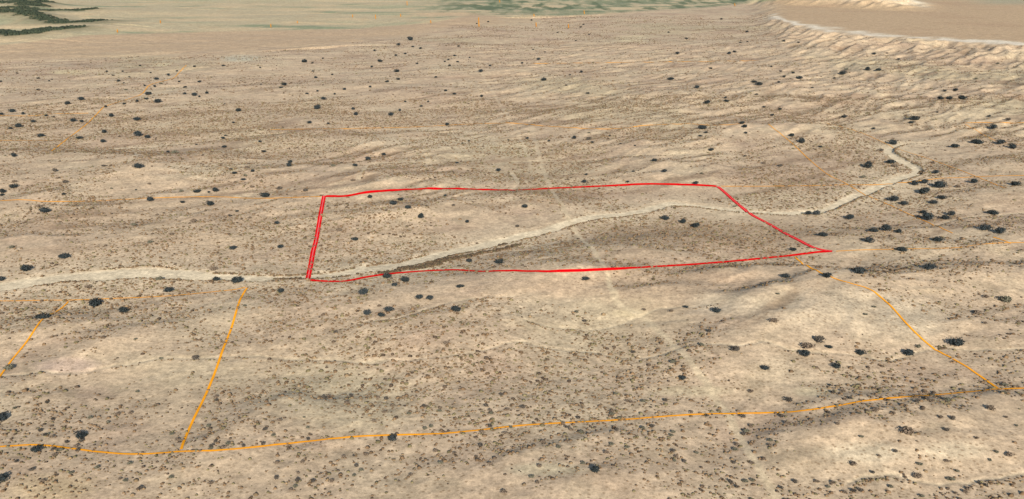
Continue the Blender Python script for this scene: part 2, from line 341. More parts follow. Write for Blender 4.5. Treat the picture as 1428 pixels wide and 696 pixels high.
# dark scrub on the far-left spurs
woods_m = np.zeros(len(X)); woods_h = np.zeros(len(X))
for p, t in WOODS:
    wp2 = world_poly(p); ix = near_idx(wp2, 260)
    d, sd, _, al = seg_dist(wp2, X[ix] + 30 * fbm(X[ix], Y[ix], 150, 2, 7), Y[ix] + 40 * fbm(X[ix], Y[ix], 150, 2, 8), [0] * len(wp2))
    hw = t * mpp(max(8, p[0][1])) * 0.55
    woods_m[ix] = np.maximum(woods_m[ix], smooth(1.3, 0.3, d / hw + 1.6 * fbm(X[ix], Y[ix] / 2.5, 60, 4, 271)))
    woods_h[ix] = np.maximum(woods_h[ix], smooth(3.2, 0.5, d / hw + 1.2 * fbm(X[ix], Y[ix], 130, 4, 275)))
col = mix(col, C(128, 120, 88), woods_h * 0.6)
col = mix(col, C(78, 80, 54), woods_m * 0.85)
# sand
sand_w = smooth(2.0, -1.0, WASH_D + 0.8 * n4)
col = mix(col, C(208, 189, 158), np.exp(-0.5 * (np.maximum(WASH_D, 0) / 18.0) ** 2) * 0.45)
sc = C(224, 205, 172)[None, :] * (1 + 0.12 * fbm(X, Y, 40, 3, 281))[:, None]
col = col + (sc - col) * (sand_w * 0.95)[:, None]
col = mix(col, C(206, 188, 156), smooth(1.2, -0.4, GUL_D) * 0.52 * smooth(-.5, .1, n4))
col = mix(col, C(214, 193, 158), smooth(1.6, -0.8, TRK_D + 1.0 * n4) * (0.18 + 0.54 * smooth(150, 420, QY)))
col = np.clip(col, 0.005, 0.9)

# ------------------------------------------------------------------ materials
def new_mat(name):
    m = bpy.data.materials.new(name); m.use_nodes = True; m.node_tree.nodes.clear(); return m, m.node_tree
def ground_material():
    m, t = new_mat('desert_soil'); N, L = t.nodes.new, t.links.new
    out = N('ShaderNodeOutputMaterial'); b = N('ShaderNodeBsdfPrincipled'); L(b.outputs[0], out.inputs[0])
    b.inputs['Roughness'].default_value = 0.95; b.inputs['Specular IOR Level'].default_value = 0.1
    at = N('ShaderNodeAttribute'); at.attribute_name = 'Col'
    geo = N('ShaderNodeNewGeometry')
    cur = at.outputs['Color']
    for sc_, det, lo, hi, dk, lt in ((0.07, 6, .3, .7, .86, 1.16), (0.2, 5, .32, .68, .84, 1.17), (0.45, 4, .3, .7, .76, 1.24), (1.7, 2, .3, .7, .84, 1.16)):
        n = N('ShaderNodeTexNoise'); n.inputs['Scale'].default_value = sc_; n.inputs['Detail'].default_value = det; n.inputs['Roughness'].default_value = 0.6
        L(geo.outputs['Position'], n.inputs['Vector'])
        mr = N('ShaderNodeMapRange'); mr.inputs[1].default_value = lo; mr.inputs[2].default_value = hi; mr.inputs[3].default_value = dk; mr.inputs[4].default_value = lt
        L(n.outputs['Fac'], mr.inputs[0])
        vm = N('ShaderNodeVectorMath'); vm.operation = 'SCALE'; L(cur, vm.inputs[0]); L(mr.outputs[0], vm.inputs['Scale']); cur = vm.outputs[0]
    # stones, tufts and dead brush too small to stand up: brown flecks
    v = N('ShaderNodeTexVoronoi'); v.inputs['Scale'].default_value = 0.42; v.feature = 'F1'; L(geo.outputs['Position'], v.inputs['Vector'])
    r = N('ShaderNodeMapRange'); r.inputs[1].default_value = 0.14; r.inputs[2].default_value = 0.36; r.inputs[3].default_value = 0.75; r.inputs[4].default_value = 0.0
    L(v.outputs['Distance'], r.inputs[0])
    fl = N('ShaderNodeTexNoise'); fl.inputs['Scale'].default_value = 0.02; fl.inputs['Detail'].default_value = 4; L(geo.outputs['Position'], fl.inputs['Vector'])
    fr = N('ShaderNodeMapRange'); fr.inputs[1].default_value = .36; fr.inputs[2].default_value = .56; L(fl.outputs['Fac'], fr.inputs[0])
    at2 = N('ShaderNodeAttribute'); at2.attribute_name = 'tuft'
    mu = N('ShaderNodeMath'); mu.operation = 'MULTIPLY'; L(r.outputs[0], mu.inputs[0]); L(fr.outputs[0], mu.inputs[1])
    mu2 = N('ShaderNodeMath'); mu2.operation = 'MULTIPLY'; L(mu.outputs[0], mu2.inputs[0]); L(at2.outputs['Fac'], mu2.inputs[1])
    mx = N('ShaderNodeMix'); mx.data_type = 'RGBA'; L(mu2.outputs[0], mx.inputs[0]); L(cur, mx.inputs[6]); mx.inputs[7].default_value = (*C(140, 116, 88), 1)
    L(mx.outputs[2], b.inputs['Base Color'])
    bn = N('ShaderNodeTexNoise'); bn.inputs['Scale'].default_value = 0.35; bn.inputs['Detail'].default_value = 5; L(geo.outputs['Position'], bn.inputs['Vector'])
    bp = N('ShaderNodeBump'); bp.inputs['Strength'].default_value = 0.35; bp.inputs['Distance'].default_value = 0.4; L(bn.outputs['Fac'], bp.inputs['Height']); L(bp.outputs[0], b.inputs['Normal'])
    return m
def plain_material(name, rgb, rough=0.8, vary=0.25, scale=2.0, attr=None):
    m, t = new_mat(name); N, L = t.nodes.new, t.links.new
    out = N('ShaderNodeOutputMaterial'); b = N('ShaderNodeBsdfPrincipled'); L(b.outputs[0], out.inputs[0])
    b.inputs['Roughness'].default_value = rough; b.inputs['Specular IOR Level'].default_value = 0.15
    n = N('ShaderNodeTexNoise'); n.inputs['Scale'].default_value = scale; n.inputs['Detail'].default_value = 2
    g = N('ShaderNodeNewGeometry'); L(g.outputs['Position'], n.inputs['Vector'])
    mr = N('ShaderNodeMapRange'); mr.inputs[1].default_value = .3; mr.inputs[2].default_value = .7; mr.inputs[3].default_value = 1 - vary; mr.inputs[4].default_value = 1 + vary
    L(n.outputs['Fac'], mr.inputs[0])
    vm = N('ShaderNodeVectorMath'); vm.operation = 'SCALE'; L(mr.outputs[0], vm.inputs['Scale'])
    if attr:
        a = N('ShaderNodeAttribute'); a.attribute_name = attr; L(a.outputs['Color'], vm.inputs[0])
    else: vm.inputs[0].default_value = rgb
    L(vm.outputs[0], b.inputs['Base Color']); return m
M_SOIL = ground_material()
M_LEAF = plain_material('evergreen_foliage', (.016, .020, .019), vary=.35, scale=1.2)
M_LEAF2 = plain_material('blue_green_foliage', (.020, .025, .025), vary=.35, scale=1.2)
M_BARK = plain_material('grey_bark', (.12, .09, .07), vary=.3)
M_SHRUB = plain_material('dry_shrub_leaf', (.11, .08, .054), vary=.3, scale=1.5)
M_SHRUB2 = plain_material('grey_green_shrub_leaf', (.085, .078, .052), vary=.3, scale=1.5)
M_SHRUBD = plain_material('dark_shrub_leaf', (.055, .045, .034), vary=.3, scale=1.5)
M_TWIG = plain_material('shrub_stem', (.11, .08, .055), vary=.3)
M_COVER = plain_material('scrub_cover', (1, 1, 1), vary=.2, scale=1.0, attr='Col')
M_WOOD = plain_material('far_woodland', (.024, .030, .016), vary=.3, scale=.05)
M_RED = plain_material('red_marking', (.50, .002, .004), rough=.6, vary=.03)
M_PINK = plain_material('pale_red_marking', (.56, .09, .09), rough=.6, vary=.03)
M_ORANGE = plain_material('orange_marking', (.64, .25, .012), rough=.6, vary=.04)

for m_ in (M_RED, M_PINK, M_ORANGE): m_.node_tree.nodes['Principled BSDF'].inputs['Specular IOR Level'].default_value = 0.0
# ------------------------------------------------------------------ mesh helpers
def mesh_np(name, co, faces, mats, col=None, extra=None, smooth_=True, midx=None):
    me = bpy.data.meshes.new(name); nf, k = faces.shape
    me.vertices.add(len(co)); me.vertices.foreach_set('co', np.ascontiguousarray(co, np.float32).ravel())
    me.loops.add(nf * k); me.loops.foreach_set('vertex_index', np.ascontiguousarray(faces, np.int32).ravel())
    me.polygons.add(nf); me.polygons.foreach_set('loop_start', np.arange(0, nf * k, k, dtype=np.int32))
    try: me.polygons.foreach_set('loop_total', np.full(nf, k, np.int32))
    except Exception: pass
    if smooth_: me.polygons.foreach_set('use_smooth', np.ones(nf, bool))
    for m in mats: me.materials.append(m)
    if midx is not None: me.polygons.foreach_set('material_index', np.asarray(midx, np.int32))
    if col is not None:
        a = me.color_attributes.new('Col', 'FLOAT_COLOR', 'POINT')
        a.data.foreach_set('color', np.concatenate([col, np.ones((len(col), 1))], 1).astype(np.float32).ravel())
    if extra is not None:
        a = me.attributes.new('tuft', 'FLOAT', 'POINT'); a.data.foreach_set('value', extra.astype(np.float32))
    me.update(calc_edges=True); return me
def link(name, data, parent=None, loc=(0, 0, 0)):
    o = bpy.data.objects.new(name, data); COL.objects.link(o); o.location = loc
    if parent: o.parent = parent
    return o
def tag(o, label=None, cat=None, group=None, kind=None):
    if label: o['label'] = label
    if cat: o['category'] = cat
    if group: o['group'] = group
    if kind: o['kind'] = kind
    return o

# ------------------------------------------------------------------ the ground, split where one surface meets another
tuft = smooth(2200, 1500, Y) * 0 + 1.0
tuft = tuft * (1 - sand_w) * (1 - flatm) * (1 - green) * (1 - inside)
tuft = tuft * (1 - 0.9 * smooth(1.5, -0.5, TRK_D))
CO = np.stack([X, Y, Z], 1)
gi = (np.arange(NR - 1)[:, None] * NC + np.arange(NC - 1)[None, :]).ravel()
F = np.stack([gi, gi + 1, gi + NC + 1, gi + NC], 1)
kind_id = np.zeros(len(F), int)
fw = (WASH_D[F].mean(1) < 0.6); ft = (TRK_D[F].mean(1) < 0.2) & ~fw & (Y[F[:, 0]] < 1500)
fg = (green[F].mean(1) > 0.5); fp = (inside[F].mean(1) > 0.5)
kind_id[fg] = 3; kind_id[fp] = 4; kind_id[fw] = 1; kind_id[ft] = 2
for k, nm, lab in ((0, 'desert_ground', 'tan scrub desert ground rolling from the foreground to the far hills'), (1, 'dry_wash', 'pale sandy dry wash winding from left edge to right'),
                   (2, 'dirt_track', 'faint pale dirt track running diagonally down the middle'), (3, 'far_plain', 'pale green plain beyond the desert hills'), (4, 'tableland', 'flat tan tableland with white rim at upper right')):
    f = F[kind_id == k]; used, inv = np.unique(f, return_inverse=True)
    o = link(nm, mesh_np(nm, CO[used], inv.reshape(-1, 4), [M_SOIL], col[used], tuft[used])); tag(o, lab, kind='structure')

# ------------------------------------------------------------------ boundary lines: flat markings draped over the land
def ribbon(name, pts, width, mats, parent=None, centre=None, lift=0.22):
    p = densify(pts, 6); a = np.array(p)
    x, y, z = hit(a[:, 0], a[:, 1])
    # even steps along the ground
    s = np.concatenate([[0], np.cumsum(np.hypot(np.diff(x), np.diff(y)))]); keep = np.concatenate([[True], np.diff(s) > 0.05]); s, x, y = s[keep], x[keep], y[keep]
    n = max(8, int(s[-1] / 2.0)); ss = np.linspace(0, s[-1], n)
    x, y = np.interp(ss, s, x), np.interp(ss, s, y)
    ks = 5 if n > 30 else 1
    if ks > 1:
        ker = np.ones(ks) / ks; xe = np.pad(x, ks // 2, 'edge'); ye = np.pad(y, ks // 2, 'edge'); x, y = np.convolve(xe, ker, 'valid'), np.convolve(ye, ker, 'valid')
    tx, ty = np.gradient(x), np.gradient(y); l = np.hypot(tx, ty) + 1e-9; nx, ny = -ty / l, tx / l
    offs = [-0.5, 0.5] if centre is None else [-0.5, -centre / 2, centre / 2, 0.5]
    co = []
    for o_ in offs:
        px_, py_ = x + nx * width * o_, y + ny * width * o_
        co.append(np.stack([px_, py_, np.maximum(ground(px_, py_), ground(x, y) - 0.3) + lift], 1))
    m = len(offs); co = np.stack(co, 1).reshape(-1, 3)
    fs, mi = [], []
    for i in range(n - 1):
        for j in range(m - 1):
            q = i * m + j; fs.append((q, q + m, q + m + 1, q + 1)); mi.append(1 if (m == 4 and j == 1) else 0)
    me = mesh_np(name, co, np.array(fs), mats, midx=mi)
    return link(name, me, parent)

RED = bpy.data.objects.new('parcel_outline', None); COL.objects.link(RED)
rx_, ry_, rz_ = hit(430, 388); RED.location = (0, 0, 0)
tag(RED, 'bright red four-sided parcel outline laid over the desert and the wash', 'boundary outline')
RSIDES = [([(452, 273), (447, 300), (441, 335), (437, 350), (433, 372), (430, 386), (429, 391)], 3.1, .26, 'left edge of the red outline, double stripe'),
    ([(452, 274), (468, 274), (482, 274), (510, 269), (545, 266), (600, 263.5), (650, 264), (714, 265.5), (770, 263), (815, 261), (860, 259), (900, 257), (940, 257.5), (985, 259), (1001, 260.5)], 4.4, None, 'thin far edge of the red outline'),
    ([(1000, 260), (1010, 268), (1022, 279), (1035, 290), (1050, 301), (1071, 312), (1095, 326), (1115, 336), (1130, 344), (1145, 349), (1163, 351)], 2.7, .24, 'right edge of the red outline, double stripe'),
    ([(430, 390.5), (438, 392), (450, 392.5), (480, 393), (500, 389), (530, 384), (570, 380), (610, 377.5), (640, 377), (670, 379), (714, 378), (760, 379), (830, 377), (900, 373), (970, 369), (1030, 364), (1071, 360), (1110, 356), (1140, 352), (1163, 351)], 3.0, None, 'thin near edge of the red outline')]
for pts, w, cen, lab in RSIDES:
    o = ribbon('boundary_edge', pts, w, [M_RED, M_PINK] if cen else [M_RED], RED, cen, 0.35); o['label'] = lab
ORANGE = [
 ([(-30, 626), (20, 622), (45, 621), (70, 622), (100, 626), (140, 631), (180, 634), (215, 633), (252, 630), (300, 629), (357, 624), (400, 619), (440, 615), (500, 609), (560, 607), (620, 605), (680, 599), (714, 595), (770, 591), (830, 588), (880, 585), (930, 581), (980, 578), (1040, 577), (1071, 576), (1105, 575), (1130, 572), (1170, 566), (1210, 559), (1250, 555), (1290, 552), (1330, 549), (1360, 546), (1393, 543), (1460, 541)], 1.25, 'long orange line crossing the whole foreground from left edge to right'),
 ([(345, 401), (335, 418), (328, 440), (322, 460), (312, 485), (299, 522), (285, 555), (270, 585), (258, 612), (252, 629)], 1.15, 'orange line from the wash down to the foreground line, left of centre'),
 ([(96, 420), (85, 431), (60, 445), (50, 458), (35, 480), (20, 498), (5, 518), (-20, 552)], 1.0, 'orange line curving down to the left edge below the wash'),
 ([(-30, 420), (30, 420), (60, 419), (96, 419), (150, 417), (200, 415), (250, 412), (300, 407), (330, 404), (345, 400)], .9, 'thin orange line just below the wash at far left'),
 ([(1108, 358), (1120, 368), (1150, 383), (1180, 394), (1210, 402), (1225, 412), (1245, 430), (1270, 458), (1300, 485), (1320, 496), (1345, 510), (1370, 527), (1393, 543)], 1.15, 'orange line from the red outline down to lower right foreground'),
 ([(1071, 173), (1095, 192), (1110, 205), (1130, 224), (1155, 244), (1180, 256), (1205, 271), (1240, 286), (1270, 300), (1300, 313), (1330, 326)], 1.2, 'orange line running diagonally across the wash at right'),
 ([(1150, 171), (1200, 185), (1250, 207), (1290, 220), (1340, 238), (1380, 254), (1402, 263)], 1.1, 'faint orange diagonal line over the narrow wash bend at right'),
 ([(1345, 173), (1365, 184), (1385, 195), (1405, 200), (1450, 205)], 1.1, 'short faint orange line near the right edge beyond the gully'),
 ([(1003, 260), (1071, 260), (1140, 259), (1180, 258), (1220, 258), (1270, 254), (1310, 249), (1340, 248), (1380, 246), (1460, 244)], 2.0, 'faint orange line from the red outline corner to the right edge'),
 ([(-30, 282), (30, 279), (60, 281), (120, 281), (200, 277), (260, 275), (310, 275), (357, 277), (400, 276), (450, 274)], 2.0, 'faint orange line from left edge to the red outline corner'),
 ([(260, 91), (250, 101), (240, 110), (210, 118), (198, 131), (180, 138), (148, 148), (142, 152), (120, 174), (95, 193), (72, 211)], 1.7, 'orange line slanting down the distant left hills'),
 ([(-30, 196), (30, 196), (75, 196)], 2.4, 'short faint orange line at left edge beyond the scattered trees'),
 ([(-30, 160), (36, 162), (75, 159), (125, 158)], 2.4, 'short faint orange line on distant left hills above another'),
 ([(375, 181), (440, 180), (560, 178), (620, 175), (660, 173), (714, 172), (760, 176), (830, 180), (870, 179), (900, 175), (960, 173), (1000, 175), (1040, 172)], 2.4, 'faint orange line beyond the red outline, across the middle'),
 ([(740, 89), (800, 88), (900, 87), (960, 86), (1060, 84)], 3.2, 'very faint orange line across the distant middle hills'),
 ([(1340, 172), (1380, 171), (1460, 172)], 2.2, 'short orange line at right edge, level with the far gully'),
 ([(1163, 351), (1200, 349), (1240, 348), (1330, 346), (1360, 342), (1400, 339), (1460, 338)], .8, 'faint orange line from the red outline corner to right edge'),
 ([(1385, 331), (1398, 335), (1410, 340)], 1.2, 'tiny orange line meeting another near the right edge below the gully')]
for pts, w, lab in ORANGE:
    if np.mean([q[1] for q in pts]) < 300: w *= 0.62
    o = ribbon('boundary_line', pts, w, [M_ORANGE], None, None, 0.25); tag(o, lab, 'boundary line', 'orange boundary lines')
TICKS = [(568, 2, 8, 'short orange mark high on the green plain, above the middle'), (668, 25, 38, 'upright orange mark on the small dark hill at top centre'), (524, 21, 27, 'short orange mark on the pale sandy spot of the plain'),
    (492, 21, 25, 'short orange mark on the plain left of the sandy spot'), (559, 20, 24, 'short orange mark on the plain just right of the sandy spot'), (601, 29, 33, 'short orange mark on the green plain edge at top centre'),
    (378, 34, 39, 'short orange mark on the plain edge, upper left of centre'), (415, 30, 33, 'faint orange mark on the plain between two streaks'), (748, 32, 38, 'orange mark on the pale hills right of top centre'),
    (793, 34, 40, 'orange mark on the pale hills beside two tiny trees'), (745, 20, 24, 'orange mark on the dark green slope at top'), (815, 15, 20, 'orange mark at the foot of the dark green slope'),
    (697, 0, 4, 'orange mark at the very top edge of the photo'), (1025, 5, 9, 'orange mark on the rilled hills at top right'), (224, 29, 33, 'orange mark on the green plain at upper left'), (164, 42, 46, 'orange mark on the lower edge of the left green plain')]
for x, y0, y1, lab in TICKS:
    o = ribbon('boundary_line', [(x, y1), (x - 0.3, (y0 + y1) / 2), (x - 0.5, y0)], 1.8, [M_ORANGE], None, None, 1.2); tag(o, lab, 'boundary line', 'orange boundary lines')

# ------------------------------------------------------------------ trees and shrubs
rng = np.random.default_rng(7)
def leaf_crown(name, seed, n, lobes, size, mat, flat=0.55, low=0.0):
    """a crown of unit width: leaf-sized faces through the volume of several uneven lobes"""
    r = np.random.default_rng(seed); L = []
    for i in range(lobes):
        a = r.uniform(0, 2 * math.pi); d = 0.24 * math.sqrt(r.uniform()) if i else 0
        L.append((d * math.cos(a), d * math.sin(a) * 0.85, flat * r.uniform(.38, .62), r.uniform(.2, .31)))
    co, fs = [], []
    for i in range(n):
        lx, ly, lz, lr = L[r.integers(len(L))]
        v = r.normal(size=3); v /= np.linalg.norm(v); rad = lr * r.uniform(.35, 1.0) ** 0.4 * (1 + 0.25 * r.normal() * 0.5)
        c = np.array([lx, ly, lz]) + v * rad * np.array([1, 1, flat * 1.5])
        if c[2] < low: c[2] = low + r.uniform(0, .05)
        s = size * r.uniform(.6, 1.4)
        u = v + 0.7 * r.normal(size=3); u /= np.linalg.norm(u)
        t1 = np.cross(u, r.normal(size=3)); t1 /= np.linalg.norm(t1); t2 = np.cross(u, t1)
        k = len(co); co += [c - t1 * s, c - t2 * s * .7, c + t1 * s * 1.1, c + t2 * s * .7]; fs.append((k, k + 1, k + 2, k + 3))
    return mesh_np(name, np.array(co), np.array(fs), [mat], smooth_=False)
def tapered(pts, radii, sides=6):
    co, fs = [], []
    for i, (p, rd) in enumerate(zip(pts, radii)):
        for k in range(sides):
            a = 2 * math.pi * k / sides; co.append((p[0] + rd * math.cos(a), p[1] + rd * math.sin(a), p[2]))
        if i:
            for k in range(sides):
                k2 = (k + 1) % sides; fs.append(((i - 1) * sides + k, (i - 1) * sides + k2, i * sides + k2, i * sides + k))
    return co, fs
def trunk_mesh(name, seed, mat, top=.42, r0=.05, limbs=5):
    r = np.random.default_rng(seed); C_, F_ = tapered([(0, 0, -.06), (.01, .01, .12), (.02, -.01, top)], [r0, r0 * .7, r0 * .35])
    for i in range(limbs):
        a = r.uniform(0, 6.28); l = r.uniform(.2, .34); z0 = r.uniform(.08, .2)
        c, f = tapered([(0, 0, z0), (l * .5 * math.cos(a), l * .5 * math.sin(a), z0 + .08), (l * math.cos(a), l * math.sin(a), z0 + r.uniform(.14, .25))], [r0 * .5, r0 * .35, r0 * .15], 5)
        b = len(C_); C_ = C_ + c; F_ = F_ + [tuple(q + b for q in g) for g in f]
    return mesh_np(name, np.array(C_), np.array(F_), [mat])
CROWNS = [leaf_crown('evergreen_crown', 50 + i, 620, 5 + i % 3, .042, (M_LEAF, M_LEAF2)[i % 2], flat=.42 + .04 * (i % 4)) for i in range(8)]
TRUNKS = [trunk_mesh('evergreen_trunk', 80 + i, M_BARK) for i in range(3)]
SHR = [leaf_crown('shrub_foliage', 150 + i, 260, 4 + i % 3, .055, (M_SHRUB, M_SHRUB2, M_SHRUBD)[i % 3], flat=.36 + .03 * (i % 3)) for i in range(9)]
STEM = trunk_mesh('shrub_stems', 99, M_TWIG, top=.25, r0=.02, limbs=7)

TILES = {
 (0, 0): "95,409,18 213,437,22 290,443,14 780,366,20 595,400,20 682,399,18 630,420,22 722,431,16 840,406,18 875,442,32 940,420,28 985,398,18 1085,371,24 1247,367,26 660,453,26 690,463,18 808,479,22 865,484,24 1000,456,24 1113,457,30 1033,487,26 213,501,26 828,524,40 1030,524,30 1085,531,34 1155,520,30 1113,541,20 455,555,38 374,580,34 817,553,30 765,566,26 878,568,50 693,580,24 590,595,26 70,622,42 8,637,30 128,637,26 258,646,26 300,653,20 622,649,38 762,669,44 1330,617,36 1303,685,24 183,680,34 404,677,34 455,680,30 5,457,20 275,453,16 1255,580,14 895,466,26b 705,500,28b",
 (357, 0): "865,222,40 795,250,30 875,262,24 917,271,26 662,283,26 832,300,22 780,310,26 690,342,34 373,326,20 270,345,34 315,352,20 645,374,26 898,356,20 1055,344,20 1073,334,22 1125,345,24 1080,366,24 1108,311,28 1130,258,24 787,399,34 318,398,20 425,417,20 336,434,28 1253,400,36 1308,367,24 1003,431,28 795,443,28 732,456,30 638,486,28 493,500,28 440,526,20 343,510,22 285,523,28 377,552,32 160,473,36 140,489,28 28,471,18 1058,506,28 1106,525,30 1260,538,30 833,568,22 960,568,20 920,594,26 543,610,30 803,617,26 752,643,38 555,640,32 337,606,42 298,686,32 403,690,24 22,378,20 1295,122,20 1232,132,16 1193,323,18",
 (714, 0): "110,114,18 398,137,18 382,152,18 255,182,16 430,193,16 357,228,18 118,277,18 185,291,14 145,332,28 55,353,26 875,181,18 972,215,24 1168,107,22 1310,178,28 1275,226,14 1273,238,20 1313,234,16 923,301,32 1210,300,30 1240,289,30 1108,382,30 886,443,40 178,447,36 325,419,18 387,403,28 423,521,28 1032,490,34 1352,458,34 1380,472,36 1090,573,46 1195,565,34 1405,598,26 1190,547,24 1363,528,30b 1280,688,34 300,477,24b",
 (1071, 0): "590,302,28 665,298,18 728,334,24 417,411,46 173,437,44 88,430,26 72,398,22 60,460,26 140,407,26 615,392,36 553,391,34 370,438,26b 440,387,34b 960,551,36 1010,551,40 1080,548,50 1045,506,34 985,508,30 820,663,58 800,685,34 67,610,28 20,645,28 1230,650,26 1340,670,34b 425,653,34 945,628,20 247,490,18 90,230,24 170,238,20 1285,356,24b 1160,440,24b 20,373,18",
 (0, 174): "100,11,40 62,22,30 227,63,40 444,76,38 583,42,36 577,97,32 770,61,50 822,72,36 668,68,20b 1257,61,20 1248,76,30 1250,124,34 1097,111,22 936,154,28 980,152,50b 80,176,36 772,235,54 578,230,34b 308,257,40b 323,298,26b 80,316,40b 78,346,54 365,320,44b 15,377,44 8,394,30 355,388,28 757,364,18 622,356,24b 1098,375,42 1203,369,46 1165,378,26 1013,372,32b 834,422,42 1017,433,32 1172,444,56 258,483,68 1287,249,28 1307,271,36 1410,260,30 1368,283,30b 1358,307,32 1380,238,48b 1405,346,36b 1322,483,26 1083,539,48b 875,502,26b 913,493,26b 958,611,38b 837,654,40b 834,330,30b 1282,509,34b 750,560,38b 1300,690,44 65,685,40b 1395,519,32b 215,456,40b",
 (357, 174): "25,95,26 42,150,32 192,208,34 186,230,40 428,227,40b 557,229,32 630,194,42 714,168,34 1121,212,28 1352,257,34 1068,2,32 1187,91,20 50,397,62 125,357,48b 277,368,42b 637,405,36 808,418,42 772,442,46 845,465,40 918,517,44 1053,397,28 1178,543,34 118,551,36 463,588,50b 552,642,42 134,682,44 540,310,36b 1408,86,16 1152,104,20 1098,450,30b",
 (714, 174): "85,75,28 206,91,26 348,76,32 446,99,28 430,80,38b 428,45,24b 688,117,20 1062,19,52 1082,44,30 1050,63,30 1298,11,36 1305,47,28 1108,142,34 793,200,34 853,262,34 678,260,24 415,278,28 405,322,32 645,319,30 1020,330,34 75,458,46 860,527,50 953,545,44 1025,564,64 1403,215,36b 1058,273,26b 545,62,20 1245,455,30b 35,567,36b 608,107,24b 1295,175,30b",
 (1071, 174): "588,22,28 1255,22,44 132,61,32 190,99,48 291,125,28 37,123,14 1165,101,62 1295,103,50 1040,123,50 1370,130,48 703,107,50 555,236,58 683,210,60 705,230,50b 630,142,40b 935,270,40 920,211,34b 818,333,50 870,326,44 953,345,78 872,375,84 1147,323,44 1378,334,50 700,421,70 755,443,46 967,408,52 920,437,46 868,491,46 888,525,84 1020,503,48 996,524,50 1253,494,64 225,494,44 265,498,50 457,521,60 306,617,64 563,648,70 588,592,66 660,588,60 725,599,40 952,644,62 1208,580,74 1292,599,70 535,292,44b 68,231,36b 1060,347,36b",
 (0, 348): "355,45,74 152,112,70 10,170,50 1205,167,44 1323,173,80 940,229,70 532,303,96 690,345,70 235,378,84 1365,315,34b 58,663,70b 1085,610,60b 895,607,34b 490,210,60b 888,165,60b 758,501,30b 1195,110,60b",
 (357, 348): "140,234,50 730,150,60 837,173,58 772,202,34 592,247,60 1187,66,42 1360,72,62 1142,207,50 909,268,54 970,276,52 622,361,60 742,338,62 703,371,50 1120,341,60 440,461,42b 1060,522,40b 440,622,20b",
 (714, 348): "411,166,48 973,322,36 1146,345,66 738,336,36b 890,343,38b 1057,532,50b 1235,558,76b 903,627,52b 1408,665,60 410,400,40b 360,350,40b 1100,457,40b 675,575,36b",
 (1071, 348): "98,152,52 330,150,70 510,127,82 902,103,80 205,588,80 518,580,60 780,580,80 1047,527,90 385,655,60 340,547,40 280,510,90b 218,540,90b 835,543,44b 35,400,64b 52,247,34b 590,320,32b 540,362,34b 1165,355,50b 1310,282,90b 1218,264,44b 1212,410,34b 745,4,60 140,3,40",
 (0, 522): "15,250,90 450,343,92 210,425,70 15,585,80 765,100,30b 1335,247,24b 175,535,40b 330,422,50b",
 (357, 522): "762,360,66 508,155,28b 1383,657,50b 865,562,36b 590,532,36b 235,550,30b 545,455,24b 487,460,30b 268,240,26b 292,296,30b",
 (714, 522): "950,22,54 468,535,80 562,222,44b 1335,97,44b 1285,236,44b 640,118,32b 645,150,36b 392,180,28b 1310,318,50b 915,460,36b 855,318,26b 1340,592,40b 1000,210,36b 35,230,26b 775,185,22b",
 (1071, 522): "345,62,30 110,145,60b 457,133,40b 600,198,56b 780,322,96b 525,350,36b 105,272,40b 475,500,60b 850,503,46b 765,575,34b 838,572,60b 1015,585,60b 272,597,40b 963,240,40b 1028,250,44b 1245,195,60b 1345,450,60b 990,140,60b 1270,432,34b 1315,60,44b 890,140,36b 1088,178,30b 618,455,32b 370,103,36b 388,277,34b 1165,357,36b 1238,480,30b 340,630,34b 1135,628,26b 1175,605,30b 585,548,36b 1392,70,30b 1385,287,28b 1330,240,28b"}
TREES, SHRUBS = [], []
for (ox, oy), s in TILES.items():
    for q in s.split():
        b = q.endswith('b'); x, y, w = map(float, q.rstrip('b').split(','))
        (SHRUBS if b else TREES).append((ox + x / 4, oy + y / 4, w / 4))

